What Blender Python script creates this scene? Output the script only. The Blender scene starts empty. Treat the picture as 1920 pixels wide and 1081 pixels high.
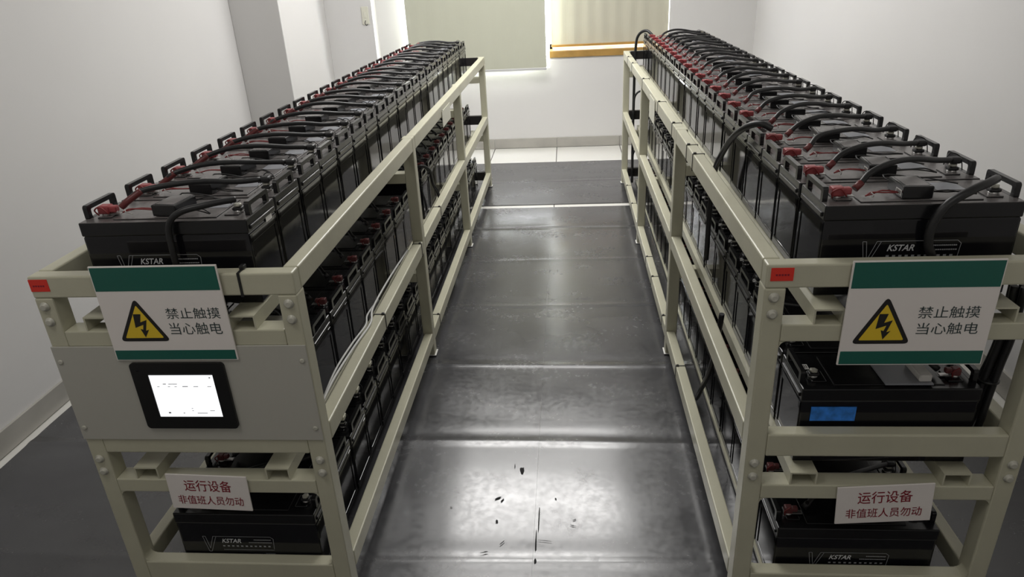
import bpy, bmesh, math, random
from mathutils import Matrix, Vector

random.seed(7)
SC = bpy.context.scene
COL = SC.collection

# ------------------------------------------------------------------ camera
FPX = 1311.399
cam_data = bpy.data.cameras.new('camera')
cam = bpy.data.objects.new('camera', cam_data)
COL.objects.link(cam)
cam_data.sensor_width = 36.0
cam_data.lens = FPX * 36.0 / 1920.0
cam_data.clip_start = 0.02
CR, CU, CF = (0.996438, 0.069703, -0.047453), (0.013993, 0.418265, 0.908217), (-0.083154, 0.905647, -0.415800)
cam.matrix_world = Matrix(((CR[0], CU[0], -CF[0], 0.05730), (CR[1], CU[1], -CF[1], -1.39252),
                           (CR[2], CU[2], -CF[2], 1.59334), (0, 0, 0, 1)))
SC.camera = cam

# ------------------------------------------------------------------ daylight, lamps, added fill lights, exposure
SC.view_settings.view_transform = 'Standard'
SC.view_settings.look = 'None'
SC.view_settings.gamma = 1.0
SC.view_settings.use_curve_mapping = False
SC.view_settings.exposure = 0.0
w = bpy.data.worlds.new('daylight')
SC.world = w
w.use_nodes = True
bg = w.node_tree.nodes['Background']
bg.inputs['Color'].default_value = (0.93, 0.96, 1.0, 1)
bg.inputs['Strength'].default_value = 19.0


def area(name, loc, sx, sy, power, color=(1, 1, 1), rot=(0, 0, 0)):
    d = bpy.data.lights.new(name, 'AREA')
    d.shape = 'RECTANGLE'
    d.size, d.size_y, d.energy, d.color = sx, sy, power, color
    o = bpy.data.objects.new(name, d)
    o.location, o.rotation_euler = loc, rot
    COL.objects.link(o)
    return o


area('far_ceiling_lamp', (-0.28, 3.45, 2.70), 1.5, 1.2, 66, (1.0, 0.985, 0.965))
area('near_ceiling_lamp', (-0.15, 1.95, 2.70), 1.5, 0.9, 27, (1.0, 0.985, 0.965))
area('rear_left_fill', (-1.15, -0.75, 2.70), 0.6, 0.6, 8, (1.0, 0.97, 0.93))  # fill light added out of view to lift rack fronts and left wall
area('rear_right_fill', (0.75, -1.30, 2.70), 0.6, 0.6, 5.2, (1.0, 0.97, 0.93))  # unseen fill light added to brighten the right rack front


# ------------------------------------------------------------------ materials
def mat(name, color, rough=0.5, metal=0.0, spec=0.5, bump=None, mottling=None, coat=0.0):
    m = bpy.data.materials.new(name)
    m.use_nodes = True
    nt = m.node_tree
    b = nt.nodes['Principled BSDF']
    b.inputs['Base Color'].default_value = (*color, 1)
    b.inputs['Roughness'].default_value = rough
    b.inputs['Metallic'].default_value = metal
    b.inputs['Specular IOR Level'].default_value = spec
    b.inputs['Coat Weight'].default_value = coat
    tc = nt.nodes.new('ShaderNodeTexCoord')
    if mottling:
        sc, amt = mottling
        n = nt.nodes.new('ShaderNodeTexNoise')
        n.inputs['Scale'].default_value = sc
        n.inputs['Detail'].default_value = 5
        nt.links.new(tc.outputs['Object'], n.inputs['Vector'])
        r = nt.nodes.new('ShaderNodeMapRange')
        r.inputs['From Min'].default_value, r.inputs['From Max'].default_value = 0.3, 0.7
        r.inputs['To Min'].default_value, r.inputs['To Max'].default_value = 1 - amt, 1 + amt
        nt.links.new(n.outputs['Fac'], r.inputs['Value'])
        mx = nt.nodes.new('ShaderNodeMix')
        mx.data_type = 'RGBA'
        mx.blend_type = 'MULTIPLY'
        mx.inputs['Factor'].default_value = 1
        mx.inputs[6].default_value = (*color, 1)
        nt.links.new(r.outputs['Result'], mx.inputs[7])
        nt.links.new(mx.outputs[2], b.inputs['Base Color'])
    if bump:
        sc, st = bump
        n = nt.nodes.new('ShaderNodeTexNoise')
        n.inputs['Scale'].default_value = sc
        n.inputs['Detail'].default_value = 3
        nt.links.new(tc.outputs['Object'], n.inputs['Vector'])
        bp = nt.nodes.new('ShaderNodeBump')
        bp.inputs['Strength'].default_value = st
        bp.inputs['Distance'].default_value = 0.01
        nt.links.new(n.outputs['Fac'], bp.inputs['Height'])
        nt.links.new(bp.outputs['Normal'], b.inputs['Normal'])
    return m


def emit(name, color, strength):
    m = bpy.data.materials.new(name)
    m.use_nodes = True
    nt = m.node_tree
    b = nt.nodes['Principled BSDF']
    b.inputs['Base Color'].default_value = (0.02, 0.02, 0.02, 1)
    b.inputs['Emission Color'].default_value = (*color, 1)
    b.inputs['Emission Strength'].default_value = strength
    return m


M = {
    'paint': mat('rack_paint', (0.52, 0.505, 0.385), 0.34, bump=(60, 0.05), mottling=(6, 0.05)),
    'wall': mat('wall_paint', (0.69, 0.68, 0.668), 0.7, bump=(9, 0.03), mottling=(1.2, 0.02)),
    'ceiling': mat('ceiling_paint', (0.82, 0.82, 0.80), 0.8),
    'skirting': mat('skirting_tile', (0.40, 0.385, 0.35), 0.3, mottling=(5, 0.1)),
    'case': mat('battery_case', (0.007, 0.007, 0.009), 0.07, bump=(4, 0.10)),
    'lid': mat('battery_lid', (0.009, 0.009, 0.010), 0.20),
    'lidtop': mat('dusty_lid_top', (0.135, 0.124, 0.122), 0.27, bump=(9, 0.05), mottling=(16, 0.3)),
    'handle': mat('battery_handle', (0.010, 0.010, 0.011), 0.22),
    'cable': mat('cable_sheath', (0.013, 0.013, 0.014), 0.42),
    'wire': mat('thin_wire', (0.012, 0.011, 0.011), 0.45),
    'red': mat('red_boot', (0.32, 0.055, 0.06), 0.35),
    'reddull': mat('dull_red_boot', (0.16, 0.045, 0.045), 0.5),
    'redsleeve': mat('red_sleeve', (0.13, 0.02, 0.02), 0.42),
    'redwire': mat('red_wire', (0.22, 0.02, 0.02), 0.45),
    'lead': mat('terminal_metal', (0.45, 0.44, 0.43), 0.35, metal=1.0),
    'steel': mat('bolt_steel', (0.52, 0.51, 0.44), 0.4, metal=0.1),
    'white': mat('white_plastic', (0.72, 0.70, 0.66), 0.4),
    'paper': mat('white_paper', (0.78, 0.77, 0.74), 0.7),
    'tag': mat('cream_tag', (0.70, 0.69, 0.59), 0.6),
    'signwhite': mat('sign_white', (0.84, 0.79, 0.755), 0.45),
    'green': mat('sign_green', (0.010, 0.115, 0.085), 0.4),
    'yellow': mat('sign_yellow', (0.80, 0.56, 0.03), 0.45),
    'black': mat('sign_black', (0.012, 0.010, 0.010), 0.5),
    'signred': mat('sign_red', (0.24, 0.008, 0.022), 0.5),
    'text': mat('sign_text', (0.03, 0.05, 0.05), 0.5),
    'print': mat('label_print', (0.34, 0.35, 0.36), 0.5),
    'printb': mat('label_lettering', (0.62, 0.63, 0.64), 0.5),
    'sticker': mat('red_sticker', (0.75, 0.035, 0.02), 0.55),
    'blue': mat('blue_sticker', (0.03, 0.20, 0.66), 0.45, mottling=(60, 0.35)),
    'silver': mat('silver_sticker', (0.30, 0.31, 0.34), 0.35),
    'plate': mat('panel_plate', (0.47, 0.46, 0.41), 0.45),
    'bezel': mat('screen_bezel', (0.009, 0.009, 0.009), 0.3),
    'screen': emit('screen_glow', (0.97, 0.98, 1.0), 1.15),
    'screenmark': mat('screen_mark', (0.35, 0.36, 0.38), 0.4),
    'tie': mat('cable_tie', (0.012, 0.012, 0.012), 0.4),
    'whitewire': mat('white_wire', (0.62, 0.62, 0.60), 0.4),
    'wood': mat('sill_wood', (0.42, 0.25, 0.075), 0.28, mottling=(9, 0.15)),
    'frame': mat('window_frame', (0.62, 0.62, 0.62), 0.35),
    'scuff': mat('scuff', (0.006, 0.006, 0.007), 0.8),
    'pvc': mat('foot_pad', (0.70, 0.69, 0.66), 0.5),
    'lampbody': emit('lamp_diffuser', (1, 0.98, 0.95), 3.0),
}


def blind_material(name, color, amount):
    m = bpy.data.materials.new(name)
    m.use_nodes = True
    nt = m.node_tree
    b = nt.nodes['Principled BSDF']
    b.inputs['Base Color'].default_value = (*color, 1)
    b.inputs['Roughness'].default_value = 0.8
    t = nt.nodes.new('ShaderNodeBsdfTranslucent')
    t.inputs['Color'].default_value = (*color, 1)
    mix = nt.nodes.new('ShaderNodeMixShader')
    mix.inputs['Fac'].default_value = amount
    out = nt.nodes['Material Output']
    nt.links.new(b.outputs[0], mix.inputs[1])
    nt.links.new(t.outputs[0], mix.inputs[2])
    nt.links.new(mix.outputs[0], out.inputs['Surface'])
    return m


M['blind'] = blind_material('roller_blind_fabric', (0.57, 0.575, 0.47), 0.028)
M['blindb'] = blind_material('roller_blind_fabric_far', (0.56, 0.54, 0.44), 0.028)


def floor_tile():
    m = bpy.data.materials.new('floor_tile')
    m.use_nodes = True
    nt = m.node_tree
    b = nt.nodes['Principled BSDF']
    tc = nt.nodes.new('ShaderNodeTexCoord')
    mp = nt.nodes.new('ShaderNodeMapping')
    mp.inputs['Location'].default_value = (0.053, 0.06, 0)
    br = nt.nodes.new('ShaderNodeTexBrick')
    br.offset = 0.0
    br.inputs['Color1'].default_value = (0.74, 0.73, 0.69, 1)
    br.inputs['Color2'].default_value = (0.71, 0.70, 0.66, 1)
    br.inputs['Mortar'].default_value = (0.12, 0.11, 0.10, 1)
    br.inputs['Scale'].default_value = 1.0
    br.inputs['Mortar Size'].default_value = 0.004
    br.inputs['Brick Width'].default_value = 0.6
    br.inputs['Row Height'].default_value = 0.6
    nt.links.new(tc.outputs['Object'], mp.inputs['Vector'])
    nt.links.new(mp.outputs['Vector'], br.inputs['Vector'])
    nt.links.new(br.outputs['Color'], b.inputs['Base Color'])
    b.inputs['Roughness'].default_value = 0.25
    return m


M['tile'] = floor_tile()


def rubber():
    m = bpy.data.materials.new('rubber_sheet')
    m.use_nodes = True
    nt = m.node_tree
    b = nt.nodes['Principled BSDF']
    tc = nt.nodes.new('ShaderNodeTexCoord')

    def noise(scale, detail, stretch=(1, 1, 1)):
        mp = nt.nodes.new('ShaderNodeMapping')
        mp.inputs['Scale'].default_value = stretch
        nt.links.new(tc.outputs['Object'], mp.inputs['Vector'])
        n = nt.nodes.new('ShaderNodeTexNoise')
        n.inputs['Scale'].default_value = scale
        n.inputs['Detail'].default_value = detail
        n.inputs['Roughness'].default_value = 0.6
        nt.links.new(mp.outputs['Vector'], n.inputs['Vector'])
        return n

    n1 = noise(2.2, 2.5, (1, 1.6, 1))
    r1 = nt.nodes.new('ShaderNodeValToRGB')
    r1.color_ramp.elements[0].position, r1.color_ramp.elements[0].color = 0.2, (0.040, 0.040, 0.044, 1)
    r1.color_ramp.elements[1].position, r1.color_ramp.elements[1].color = 0.85, (0.075, 0.075, 0.080, 1)
    nt.links.new(n1.outputs['Fac'], r1.inputs['Fac'])
    nt.links.new(r1.outputs['Color'], b.inputs['Base Color'])
    n2 = noise(3.0, 2.5, (1, 1.8, 1))
    r2 = nt.nodes.new('ShaderNodeMapRange')
    r2.inputs['From Min'].default_value, r2.inputs['From Max'].default_value = 0.2, 0.8
    r2.inputs['To Min'].default_value, r2.inputs['To Max'].default_value = 0.16, 0.30
    nt.links.new(n2.outputs['Fac'], r2.inputs['Value'])
    nt.links.new(r2.outputs['Result'], b.inputs['Roughness'])
    n3 = noise(2.0, 0.5, (0.6, 1.8, 1))
    n4 = noise(90, 3)
    ad = nt.nodes.new('ShaderNodeMath')
    ad.operation = 'MULTIPLY_ADD'
    ad.inputs[1].default_value = 0.02
    nt.links.new(n4.outputs['Fac'], ad.inputs[0])
    nt.links.new(n3.outputs['Fac'], ad.inputs[2])
    n5 = noise(45, 2)
    r5 = nt.nodes.new('ShaderNodeMapRange')
    r5.inputs['From Min'].default_value, r5.inputs['From Max'].default_value = 0.35, 0.65
    r5.inputs['To Min'].default_value, r5.inputs['To Max'].default_value = 0.86, 1.14
    nt.links.new(n5.outputs['Fac'], r5.inputs['Value'])
    mr = nt.nodes.new('ShaderNodeMath')
    mr.operation = 'MULTIPLY'
    nt.links.new(r2.outputs['Result'], mr.inputs[0])
    nt.links.new(r5.outputs['Result'], mr.inputs[1])
    nt.links.new(mr.outputs[0], b.inputs['Roughness'])
    bp = nt.nodes.new('ShaderNodeBump')
    bp.inputs['Strength'].default_value = 0.22
    bp.inputs['Distance'].default_value = 0.012
    nt.links.new(ad.outputs[0], bp.inputs['Height'])
    nt.links.new(bp.outputs['Normal'], b.inputs['Normal'])
    b.inputs['Specular IOR Level'].default_value = 1.0
    return m


M['rubber'] = rubber()


def glass():
    m = bpy.data.materials.new('window_glass')
    m.use_nodes = True
    nt = m.node_tree
    nt.nodes.remove(nt.nodes['Principled BSDF'])
    tr = nt.nodes.new('ShaderNodeBsdfTransparent')
    gl = nt.nodes.new('ShaderNodeBsdfGlossy')
    gl.inputs['Roughness'].default_value = 0.02
    mix = nt.nodes.new('ShaderNodeMixShader')
    mix.inputs['Fac'].default_value = 0.06
    nt.links.new(tr.outputs[0], mix.inputs[1])
    nt.links.new(gl.outputs[0], mix.inputs[2])
    nt.links.new(mix.outputs[0], nt.nodes['Material Output'].inputs['Surface'])
    return m


M['glass'] = glass()


# ------------------------------------------------------------------ mesh helpers
class MB:
    """collects shapes and links them as one mesh object"""

    def __init__(self):
        self.bm = bmesh.new()
        self.mats = []

    def mi(self, m):
        if m not in self.mats:
            self.mats.append(m)
        return self.mats.index(m)

    def _finish(self, verts, faces, m):
        i = self.mi(m)
        vs = [self.bm.verts.new(v) for v in verts]
        out = []
        for f in faces:
            try:
                fa = self.bm.faces.new([vs[k] for k in f])
                fa.material_index = i
                out.append(fa)
            except ValueError:
                pass
        return vs, out

    def box(self, x0, x1, y0, y1, z0, z1, m, bevel=0.0, seg=2):
        x0, x1 = min(x0, x1), max(x0, x1)
        y0, y1 = min(y0, y1), max(y0, y1)
        z0, z1 = min(z0, z1), max(z0, z1)
        v = [(x0, y0, z0), (x1, y0, z0), (x1, y1, z0), (x0, y1, z0), (x0, y0, z1), (x1, y0, z1), (x1, y1, z1), (x0, y1, z1)]
        f = [(3, 2, 1, 0), (4, 5, 6, 7), (0, 1, 5, 4), (1, 2, 6, 5), (2, 3, 7, 6), (3, 0, 4, 7)]
        vs, fs = self._finish(v, f, m)
        if bevel:
            es = {e for fa in fs for e in fa.edges}
            bmesh.ops.bevel(self.bm, geom=list(es), offset=bevel, segments=seg, profile=0.5, affect='EDGES', clamp_overlap=True)
        return fs

    def prism(self, pts, axis, a, b, m, smooth=False):
        """polygon pts (2D) extruded along axis from a to b; axis 'x': pts=(y,z), 'y': (x,z), 'z': (x,y)"""
        def P(p, t):
            return {'x': (t, p[0], p[1]), 'y': (p[0], t, p[1]), 'z': (p[0], p[1], t)}[axis]
        n = len(pts)
        v = [P(p, a) for p in pts] + [P(p, b) for p in pts]
        f = [tuple(range(n)), tuple(range(2 * n - 1, n - 1, -1))]
        f += [(k, (k + 1) % n, n + (k + 1) % n, n + k) for k in range(n)]
        return self._finish(v, f, m)

    def ring(self, outer, inner, axis, a, b, m):
        """frame between two equal-length loops, extruded"""
        def P(p, t):
            return {'x': (t, p[0], p[1]), 'y': (p[0], t, p[1]), 'z': (p[0], p[1], t)}[axis]
        n = len(outer)
        v = [P(p, a) for p in outer] + [P(p, a) for p in inner] + [P(p, b) for p in outer] + [P(p, b) for p in inner]
        f = []
        for k in range(n):
            j = (k + 1) % n
            f += [(k, j, n + j, n + k), (2 * n + k, 3 * n + k, 3 * n + j, 2 * n + j), (k, 2 * n + k, 2 * n + j, j), (n + k, n + j, 3 * n + j, 3 * n + k)]
        return self._finish(v, f, m)

    def tube(self, pts, r, m, seg=10, smooth_path=True, sub=5, caps=True):
        P = [Vector(p) for p in pts]
        if smooth_path and len(P) > 2:
            Q = []
            for i in range(len(P) - 1):
                p0 = P[max(i - 1, 0)]
                p1, p2 = P[i], P[i + 1]
                p3 = P[min(i + 2, len(P) - 1)]
                for k in range(sub):
                    t = k / sub
                    Q.append(0.5 * ((2 * p1) + (p2 - p0) * t + (2 * p0 - 5 * p1 + 4 * p2 - p3) * t * t + (3 * p1 - p0 - 3 * p2 + p3) * t ** 3))
            Q.append(P[-1])
            P = Q
        up = Vector((0.13, 0.21, 0.97))
        rings = []
        i = self.mi(m)
        n = None
        for k, p in enumerate(P):
            d = (P[min(k + 1, len(P) - 1)] - P[max(k - 1, 0)])
            if d.length < 1e-9:
                d = Vector((0, 0, 1))
            d.normalize()
            if n is None:
                n = d.cross(up)
                if n.length < 1e-3:
                    n = d.cross(Vector((1, 0, 0)))
            n = (n - d * n.dot(d)).normalized()
            bvec = d.cross(n)
            rr = r(k / (len(P) - 1)) if callable(r) else r
            rings.append([self.bm.verts.new(p + (n * math.cos(2 * math.pi * s / seg) + bvec * math.sin(2 * math.pi * s / seg)) * rr) for s in range(seg)])
        for a, b2 in zip(rings, rings[1:]):
            for s in range(seg):
                fa = self.bm.faces.new((a[s], a[(s + 1) % seg], b2[(s + 1) % seg], b2[s]))
                fa.material_index = i
                fa.smooth = True
        if caps:
            self.bm.faces.new(rings[0][::-1]).material_index = i
            self.bm.faces.new(rings[-1]).material_index = i

    def lathe(self, prof, center, m, seg=16, axis='z'):
        """prof: list of (radius, height)"""
        i = self.mi(m)
        c = Vector(center)
        rings = []
        for rr, h in prof:
            row = []
            for s in range(seg):
                a = 2 * math.pi * s / seg
                q = {'z': (rr * math.cos(a), rr * math.sin(a), h), 'y': (rr * math.cos(a), h, rr * math.sin(a)), 'x': (h, rr * math.cos(a), rr * math.sin(a))}[axis]
                row.append(self.bm.verts.new(c + Vector(q)))
            rings.append(row)
        for a, b2 in zip(rings, rings[1:]):
            for s in range(seg):
                fa = self.bm.faces.new((a[s], a[(s + 1) % seg], b2[(s + 1) % seg], b2[s]))
                fa.material_index = i
                fa.smooth = True
        for row in (rings[0], rings[-1]):
            self.bm.faces.new(row).material_index = i

    def mesh(self, me, mx, m):
        """adds a copy of an existing mesh, transformed"""
        i = self.mi(m)
        vs = [self.bm.verts.new(mx @ v.co) for v in me.vertices]
        for p in me.polygons:
            try:
                self.bm.faces.new([vs[k] for k in p.vertices]).material_index = i
            except ValueError:
                pass

    def build(self, name, parent=None, loc=None):
        bmesh.ops.recalc_face_normals(self.bm, faces=list(self.bm.faces))
        me = bpy.data.meshes.new(name)
        self.bm.to_mesh(me)
        self.bm.free()
        for m in self.mats:
            me.materials.append(m)
        o = bpy.data.objects.new(name, me)
        COL.objects.link(o)
        if parent is not None:
            o.parent = parent
        if loc is not None:
            o.location = loc
        return o


def tag(o, label=None, cat=None, group=None, kind=None):
    for k, v in (('label', label), ('category', cat), ('group', group), ('kind', kind)):
        if v:
            o[k] = v
    return o


def empty(name, loc, label=None, cat=None, group=None, rz=0.0):
    o = bpy.data.objects.new(name, None)
    o.empty_display_size = 0.05
    o.location = loc
    o.rotation_euler = (0, 0, rz)
    COL.objects.link(o)
    return tag(o, label, cat, group)


def copy_tree(o, parent=None):
    c = o.copy()
    COL.objects.link(c)
    c.parent = parent
    for ch in list(o.children):
        copy_tree(ch, c)
    return c


def rrect(x0, x1, z0, z1, r, n=5):
    pts = []
    for cx, cz, a0 in ((x1 - r, z1 - r, 0), (x0 + r, z1 - r, 90), (x0 + r, z0 + r, 180), (x1 - r, z0 + r, 270)):
        for k in range(n + 1):
            a = math.radians(a0 + 90 * k / n)
            pts.append((cx + r * math.cos(a), cz + r * math.sin(a)))
    return pts


_dg = bpy.context.evaluated_depsgraph_get()


def lettering(mb, body, x0, x1, z0, z1, y, m, shear=0.0, offset=0.0, tilt=0.0):
    """text fitted into a box on the plane y, readable from -y"""
    cu = bpy.data.curves.new('lettering_curve', 'FONT')
    cu.body = body
    cu.offset = offset
    cu.resolution_u = 3
    ob = bpy.data.objects.new('lettering_curve', cu)
    COL.objects.link(ob)
    bpy.context.view_layer.update()
    dg = bpy.context.evaluated_depsgraph_get()
    me = bpy.data.meshes.new_from_object(ob.evaluated_get(dg))
    xs = [v.co.x for v in me.vertices]
    ys = [v.co.y for v in me.vertices]
    ax, bx, ay, by = min(xs), max(xs), min(ys), max(ys)
    sx, sz = (x1 - x0) / (bx - ax), (z1 - z0) / (by - ay)
    mx = Matrix(((sx, shear * sz, 0, x0 - ax * sx - shear * sz * ay), (0, 0, 1, y), (0, sz, 0, z0 - ay * sz), (0, 0, 0, 1)))
    if tilt:
        c = Vector(((x0 + x1) / 2, y, (z0 + z1) / 2))
        mx = Matrix.Translation(c) @ Matrix.Rotation(-tilt, 4, 'Y') @ Matrix.Translation(-c) @ mx
    mb.mesh(me, mx, m)
    bpy.data.objects.remove(ob)
    bpy.data.meshes.remove(me)
    bpy.data.curves.remove(cu)


def line(mb, p, q, wdt, y, m):
    (ax, az), (bx, bz) = p, q
    d = math.hypot(bx - ax, bz - az)
    nx, nz = -(bz - az) / d * wdt / 2, (bx - ax) / d * wdt / 2
    mb._finish([(ax + nx, y, az + nz), (ax - nx, y, az - nz), (bx - nx, y, bz - nz), (bx + nx, y, bz + nz)], [(0, 1, 2, 3)], m)


# ------------------------------------------------------------------ the room
XL, XR, YB, YF, ZC = -2.10, 1.72, 5.345, -2.2, 2.80
WX0, WX1, WZ0, WZ1 = -1.432, 0.974, 0.885, 2.35
WXM, WZL = -0.105, 0.738        # the left half of the window reaches lower, behind the long blind


def struct(name, mb, loc=None):
    return tag(mb.build(name, None, loc), kind='structure')


m_ = MB(); m_.box(XL - 0.2, XR + 0.2, YF - 0.2, YB + 0.3, -0.1, 0.0, M['tile']); struct('floor', m_)
m_ = MB(); m_.box(XL - 0.2, XR + 0.2, YF - 0.2, YB + 0.3, ZC, ZC + 0.1, M['ceiling']); struct('ceiling', m_)
m_ = MB(); m_.box(XL - 0.2, XL, YF - 0.2, YB + 0.3, 0, ZC, M['wall']); struct('wall_left', m_)
m_ = MB(); m_.box(XR, XR + 0.2, YF - 0.2, YB + 0.3, 0, ZC, M['wall']); struct('wall_right', m_)
m_ = MB(); m_.box(XL, XR, YF - 0.2, YF, 0, ZC, M['wall']); struct('wall_front', m_)
m_ = MB()
m_.box(XL, WXM, YB, YB + 0.24, 0, WZL, M['wall'])
m_.box(WXM, XR, YB, YB + 0.24, 0, WZ0, M['wall'])
m_.box(XL, XR, YB, YB + 0.24, WZ1, ZC, M['wall'])
m_.box(XL, WX0, YB, YB + 0.24, WZL, WZ1, M['wall'])
m_.box(WX1, XR, YB, YB + 0.24, WZ0, WZ1, M['wall'])
struct('wall_back', m_)
# square pier on the left wall and the pier in the far corner
m_ = MB(); m_.box(XL, -1.775, 3.30, 4.03, 0, ZC, M['wall'], 0.004); struct('trim_1', m_)
m_ = MB(); m_.box(XL, -1.672, 5.20, YB, 0, ZC, M['wall'], 0.004); struct('trim_2', m_)
# skirting tiles
m_ = MB()
m_.box(XL, XL + 0.012, YF, 3.30, 0.004, 0.098, M['skirting'], 0.002)
m_.box(XL, XL + 0.012, 4.03, 5.20, 0.004, 0.098, M['skirting'], 0.002)
m_.box(XL, -1.763, 3.288, 3.30, 0.004, 0.098, M['skirting'], 0.002)
m_.box(-1.775, -1.763, 3.288, 4.042, 0.004, 0.098, M['skirting'], 0.002)
struct('baseboard_left', m_)
m_ = MB()
x = -1.66
for x1 in (-1.253, -0.653, -0.053, 0.547, 1.147, XR):
    m_.box(x + 0.0015, x1 - 0.0015, YB - 0.012, YB, 0.003, 0.095, M['skirting'], 0.002)
    x = x1
struct('baseboard_back', m_)
m_ = MB(); m_.box(XR - 0.012, XR, YF, YB - 0.012, 0.003, 0.098, M['skirting'], 0.002); struct('baseboard_right', m_)

# window: aluminium frame, glass, wooden sill
m_ = MB()
fy0, fy1 = YB + 0.15, YB + 0.20
m_.box(WXM, WX1, fy0, fy1, WZ0, WZ0 + 0.05, M['frame'], 0.003)
m_.box(WX0, WXM + 0.03, fy0, fy1, WZL, WZL + 0.04, M['frame'], 0.003)
m_.box(WX0, WX1, fy0, fy1, WZ1 - 0.05, WZ1, M['frame'], 0.003)
for xx, zl in ((WX0, WZL), (-0.75, WZL), (WXM - 0.02, WZL), (0.42, WZ0), (WX1 - 0.05, WZ0)):
    m_.box(xx, xx + 0.05, fy0, fy1, zl + 0.04, WZ1 - 0.05, M['frame'], 0.003)
wf = struct('window_1', m_)
m_ = MB(); m_.box(WX0 + 0.02, WXM, fy0 + 0.022, fy0 + 0.027, WZL + 0.02, WZ1 - 0.02, M['glass'])
m_.box(WXM, WX1 - 0.02, fy0 + 0.022, fy0 + 0.027, WZ0 + 0.02, WZ1 - 0.02, M['glass'])
tag(m_.build('glass_pane', wf), kind='structure')
m_ = MB(); m_.box(WXM, WX1 + 0.01, YB - 0.016, fy0, WZ0 - 0.058, WZ0 + 0.004, M['wood'], 0.006); struct('trim_3', m_)

# ceiling lamp bodies; the two square ones house added fill lights
for xc, yc, hx, hy, lab in ((-1.15, -0.75, 0.35, 0.35, 'square white housing of the added fill light by the left wall'), (0.75, -1.30, 0.35, 0.35, 'square white housing of the added fill light on the right side'),
                            (-0.28, 3.45, 0.77, 0.62, 'wide flat white ceiling lamp near the window'), (-0.15, 1.95, 0.77, 0.48, 'wide flat white ceiling lamp over the middle of the aisle')):
    m_ = MB()
    m_.box(xc - hx, xc + hx, yc - hy, yc + hy, 2.725, ZC, M['white'], 0.004)
    tag(m_.build('ceiling_light'), lab, 'lamp')

# roller blinds
def blind(label, x0, x1, y, zb, m, waves, bar):
    r = empty('roller_blind', ((x0 + x1) / 2, y, zb), label, 'blind')
    mb = MB()
    n = 60
    hw = (x1 - x0) / 2
    zt = 2.42 - zb
    vs, fs = [], []
    for k in range(n + 1):
        xx = -hw + 2 * hw * k / n
        yy = waves * math.sin(k * 0.9) + waves * 0.6 * math.sin(k * 0.37 + 1)
        for z in (0.0, zt):
            vs.append((xx, yy - 0.0006, z))
            vs.append((xx, yy + 0.0006, z))
    for k in range(n):
        a, b = 4 * k, 4 * k + 4
        fs += [(a, b, b + 2, a + 2), (a + 1, a + 3, b + 3, b + 1), (a, a + 1, b + 1, b), (a + 2, b + 2, b + 3, a + 3)]
    fs += [(0, 2, 3, 1), (4 * n, 4 * n + 1, 4 * n + 3, 4 * n + 2)]
    mb._finish(vs, fs, m)
    mb.build('fabric', r)
    mb = MB()
    mb.box(-hw, hw, -0.006, 0.006, -0.012, 0.010, bar, 0.003)
    mb.build('bottom_bar', r)
    mb = MB()
    mb.lathe([(0.024, -hw), (0.024, hw)], (0, 0, zt), M['white'], 16, 'x')
    mb.build('roller', r)
    return r

blind('wide grey-green roller blind pulled down low beside the far end of the left rack', -1.383, -0.130, YB - 0.10, 0.747, M['blind'], 0.0012, M['frame'])
blind('shorter beige roller blind ending just above the wooden window sill', -0.085, 0.968, YB + 0.05, 0.925, M['blindb'], 0.002, M['wood'])

# socket on the far-corner pier
r = empty('wall_switch', (-1.735, 5.20, 1.27), 'small cream switch plate on the white pier left of the window', 'switch')
m_ = MB(); m_.box(-0.032, 0.032, -0.010, 0.0, -0.075, 0.075, M['tag'], 0.003); m_.build('plate', r)
m_ = MB(); m_.box(-0.012, 0.012, -0.016, -0.010, -0.02, 0.03, M['tag'], 0.002); m_.build('rocker', r)
m_ = MB(); m_.tube([(0.0, -0.013, -0.04), (-0.008, -0.016, -0.065), (0.006, -0.018, -0.082), (0.016, -0.016, -0.07)], 0.003, M['wire'], 6); m_.build('wire_end', r)


# ------------------------------------------------------------------ rubber mats
def mat_sheet(x0, x1, y0, y1, folds, seed, label):
    rnd = random.Random(seed)
    mb = MB()
    nx = max(2, int((x1 - x0) / 0.08))
    ny = int((y1 - y0) / 0.0125)
    amp = [rnd.uniform(0.6, 1.2) for _ in folds]
    hts = []
    def h(xx, yy):
        z = 0.0045
        for a, f in zip(amp, folds):
            d = yy - f - 0.012 * math.sin(xx * 2.1 + f * 3)
            z += 0.0032 * a * math.exp(-(d / 0.016) ** 2)
            z -= 0.0012 * a * math.exp(-((d - 0.045) / 0.03) ** 2)
        z += 0.0011 * math.sin(yy * 5.1 + xx * 0.7) + 0.0008 * math.sin(yy * 11 + xx * 1.9 + seed)
        return max(z, 0.002)
    i = mb.mi(M['rubber'])
    rows = []
    for b in range(ny + 1):
        yy = y0 + (y1 - y0) * b / ny
        rows.append([mb.bm.verts.new((x0 + (x1 - x0) * a / nx, yy, h(x0 + (x1 - x0) * a / nx, yy))) for a in range(nx + 1)])
    for ra, rb in zip(rows, rows[1:]):
        for a in range(nx):
            f = mb.bm.faces.new((ra[a], ra[a + 1], rb[a + 1], rb[a])); f.smooth = True; f.material_index = i
    # edges down to the floor
    loop = rows[0] + [rw[-1] for rw in rows[1:]] + rows[-1][-2::-1] + [rw[0] for rw in rows[-2:0:-1]]
    low = [mb.bm.verts.new((v.co.x, v.co.y, 0.0004)) for v in loop]
    top = [mb.bm.verts.new(v.co) for v in loop]
    for k in range(len(loop)):
        j = (k + 1) % len(loop)
        mb.bm.faces.new((top[k], low[k], low[j], top[j])).material_index = i
    return tag(mb.build('rubber_mat'), label, 'mat', 'rubber mats on the floor')

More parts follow.
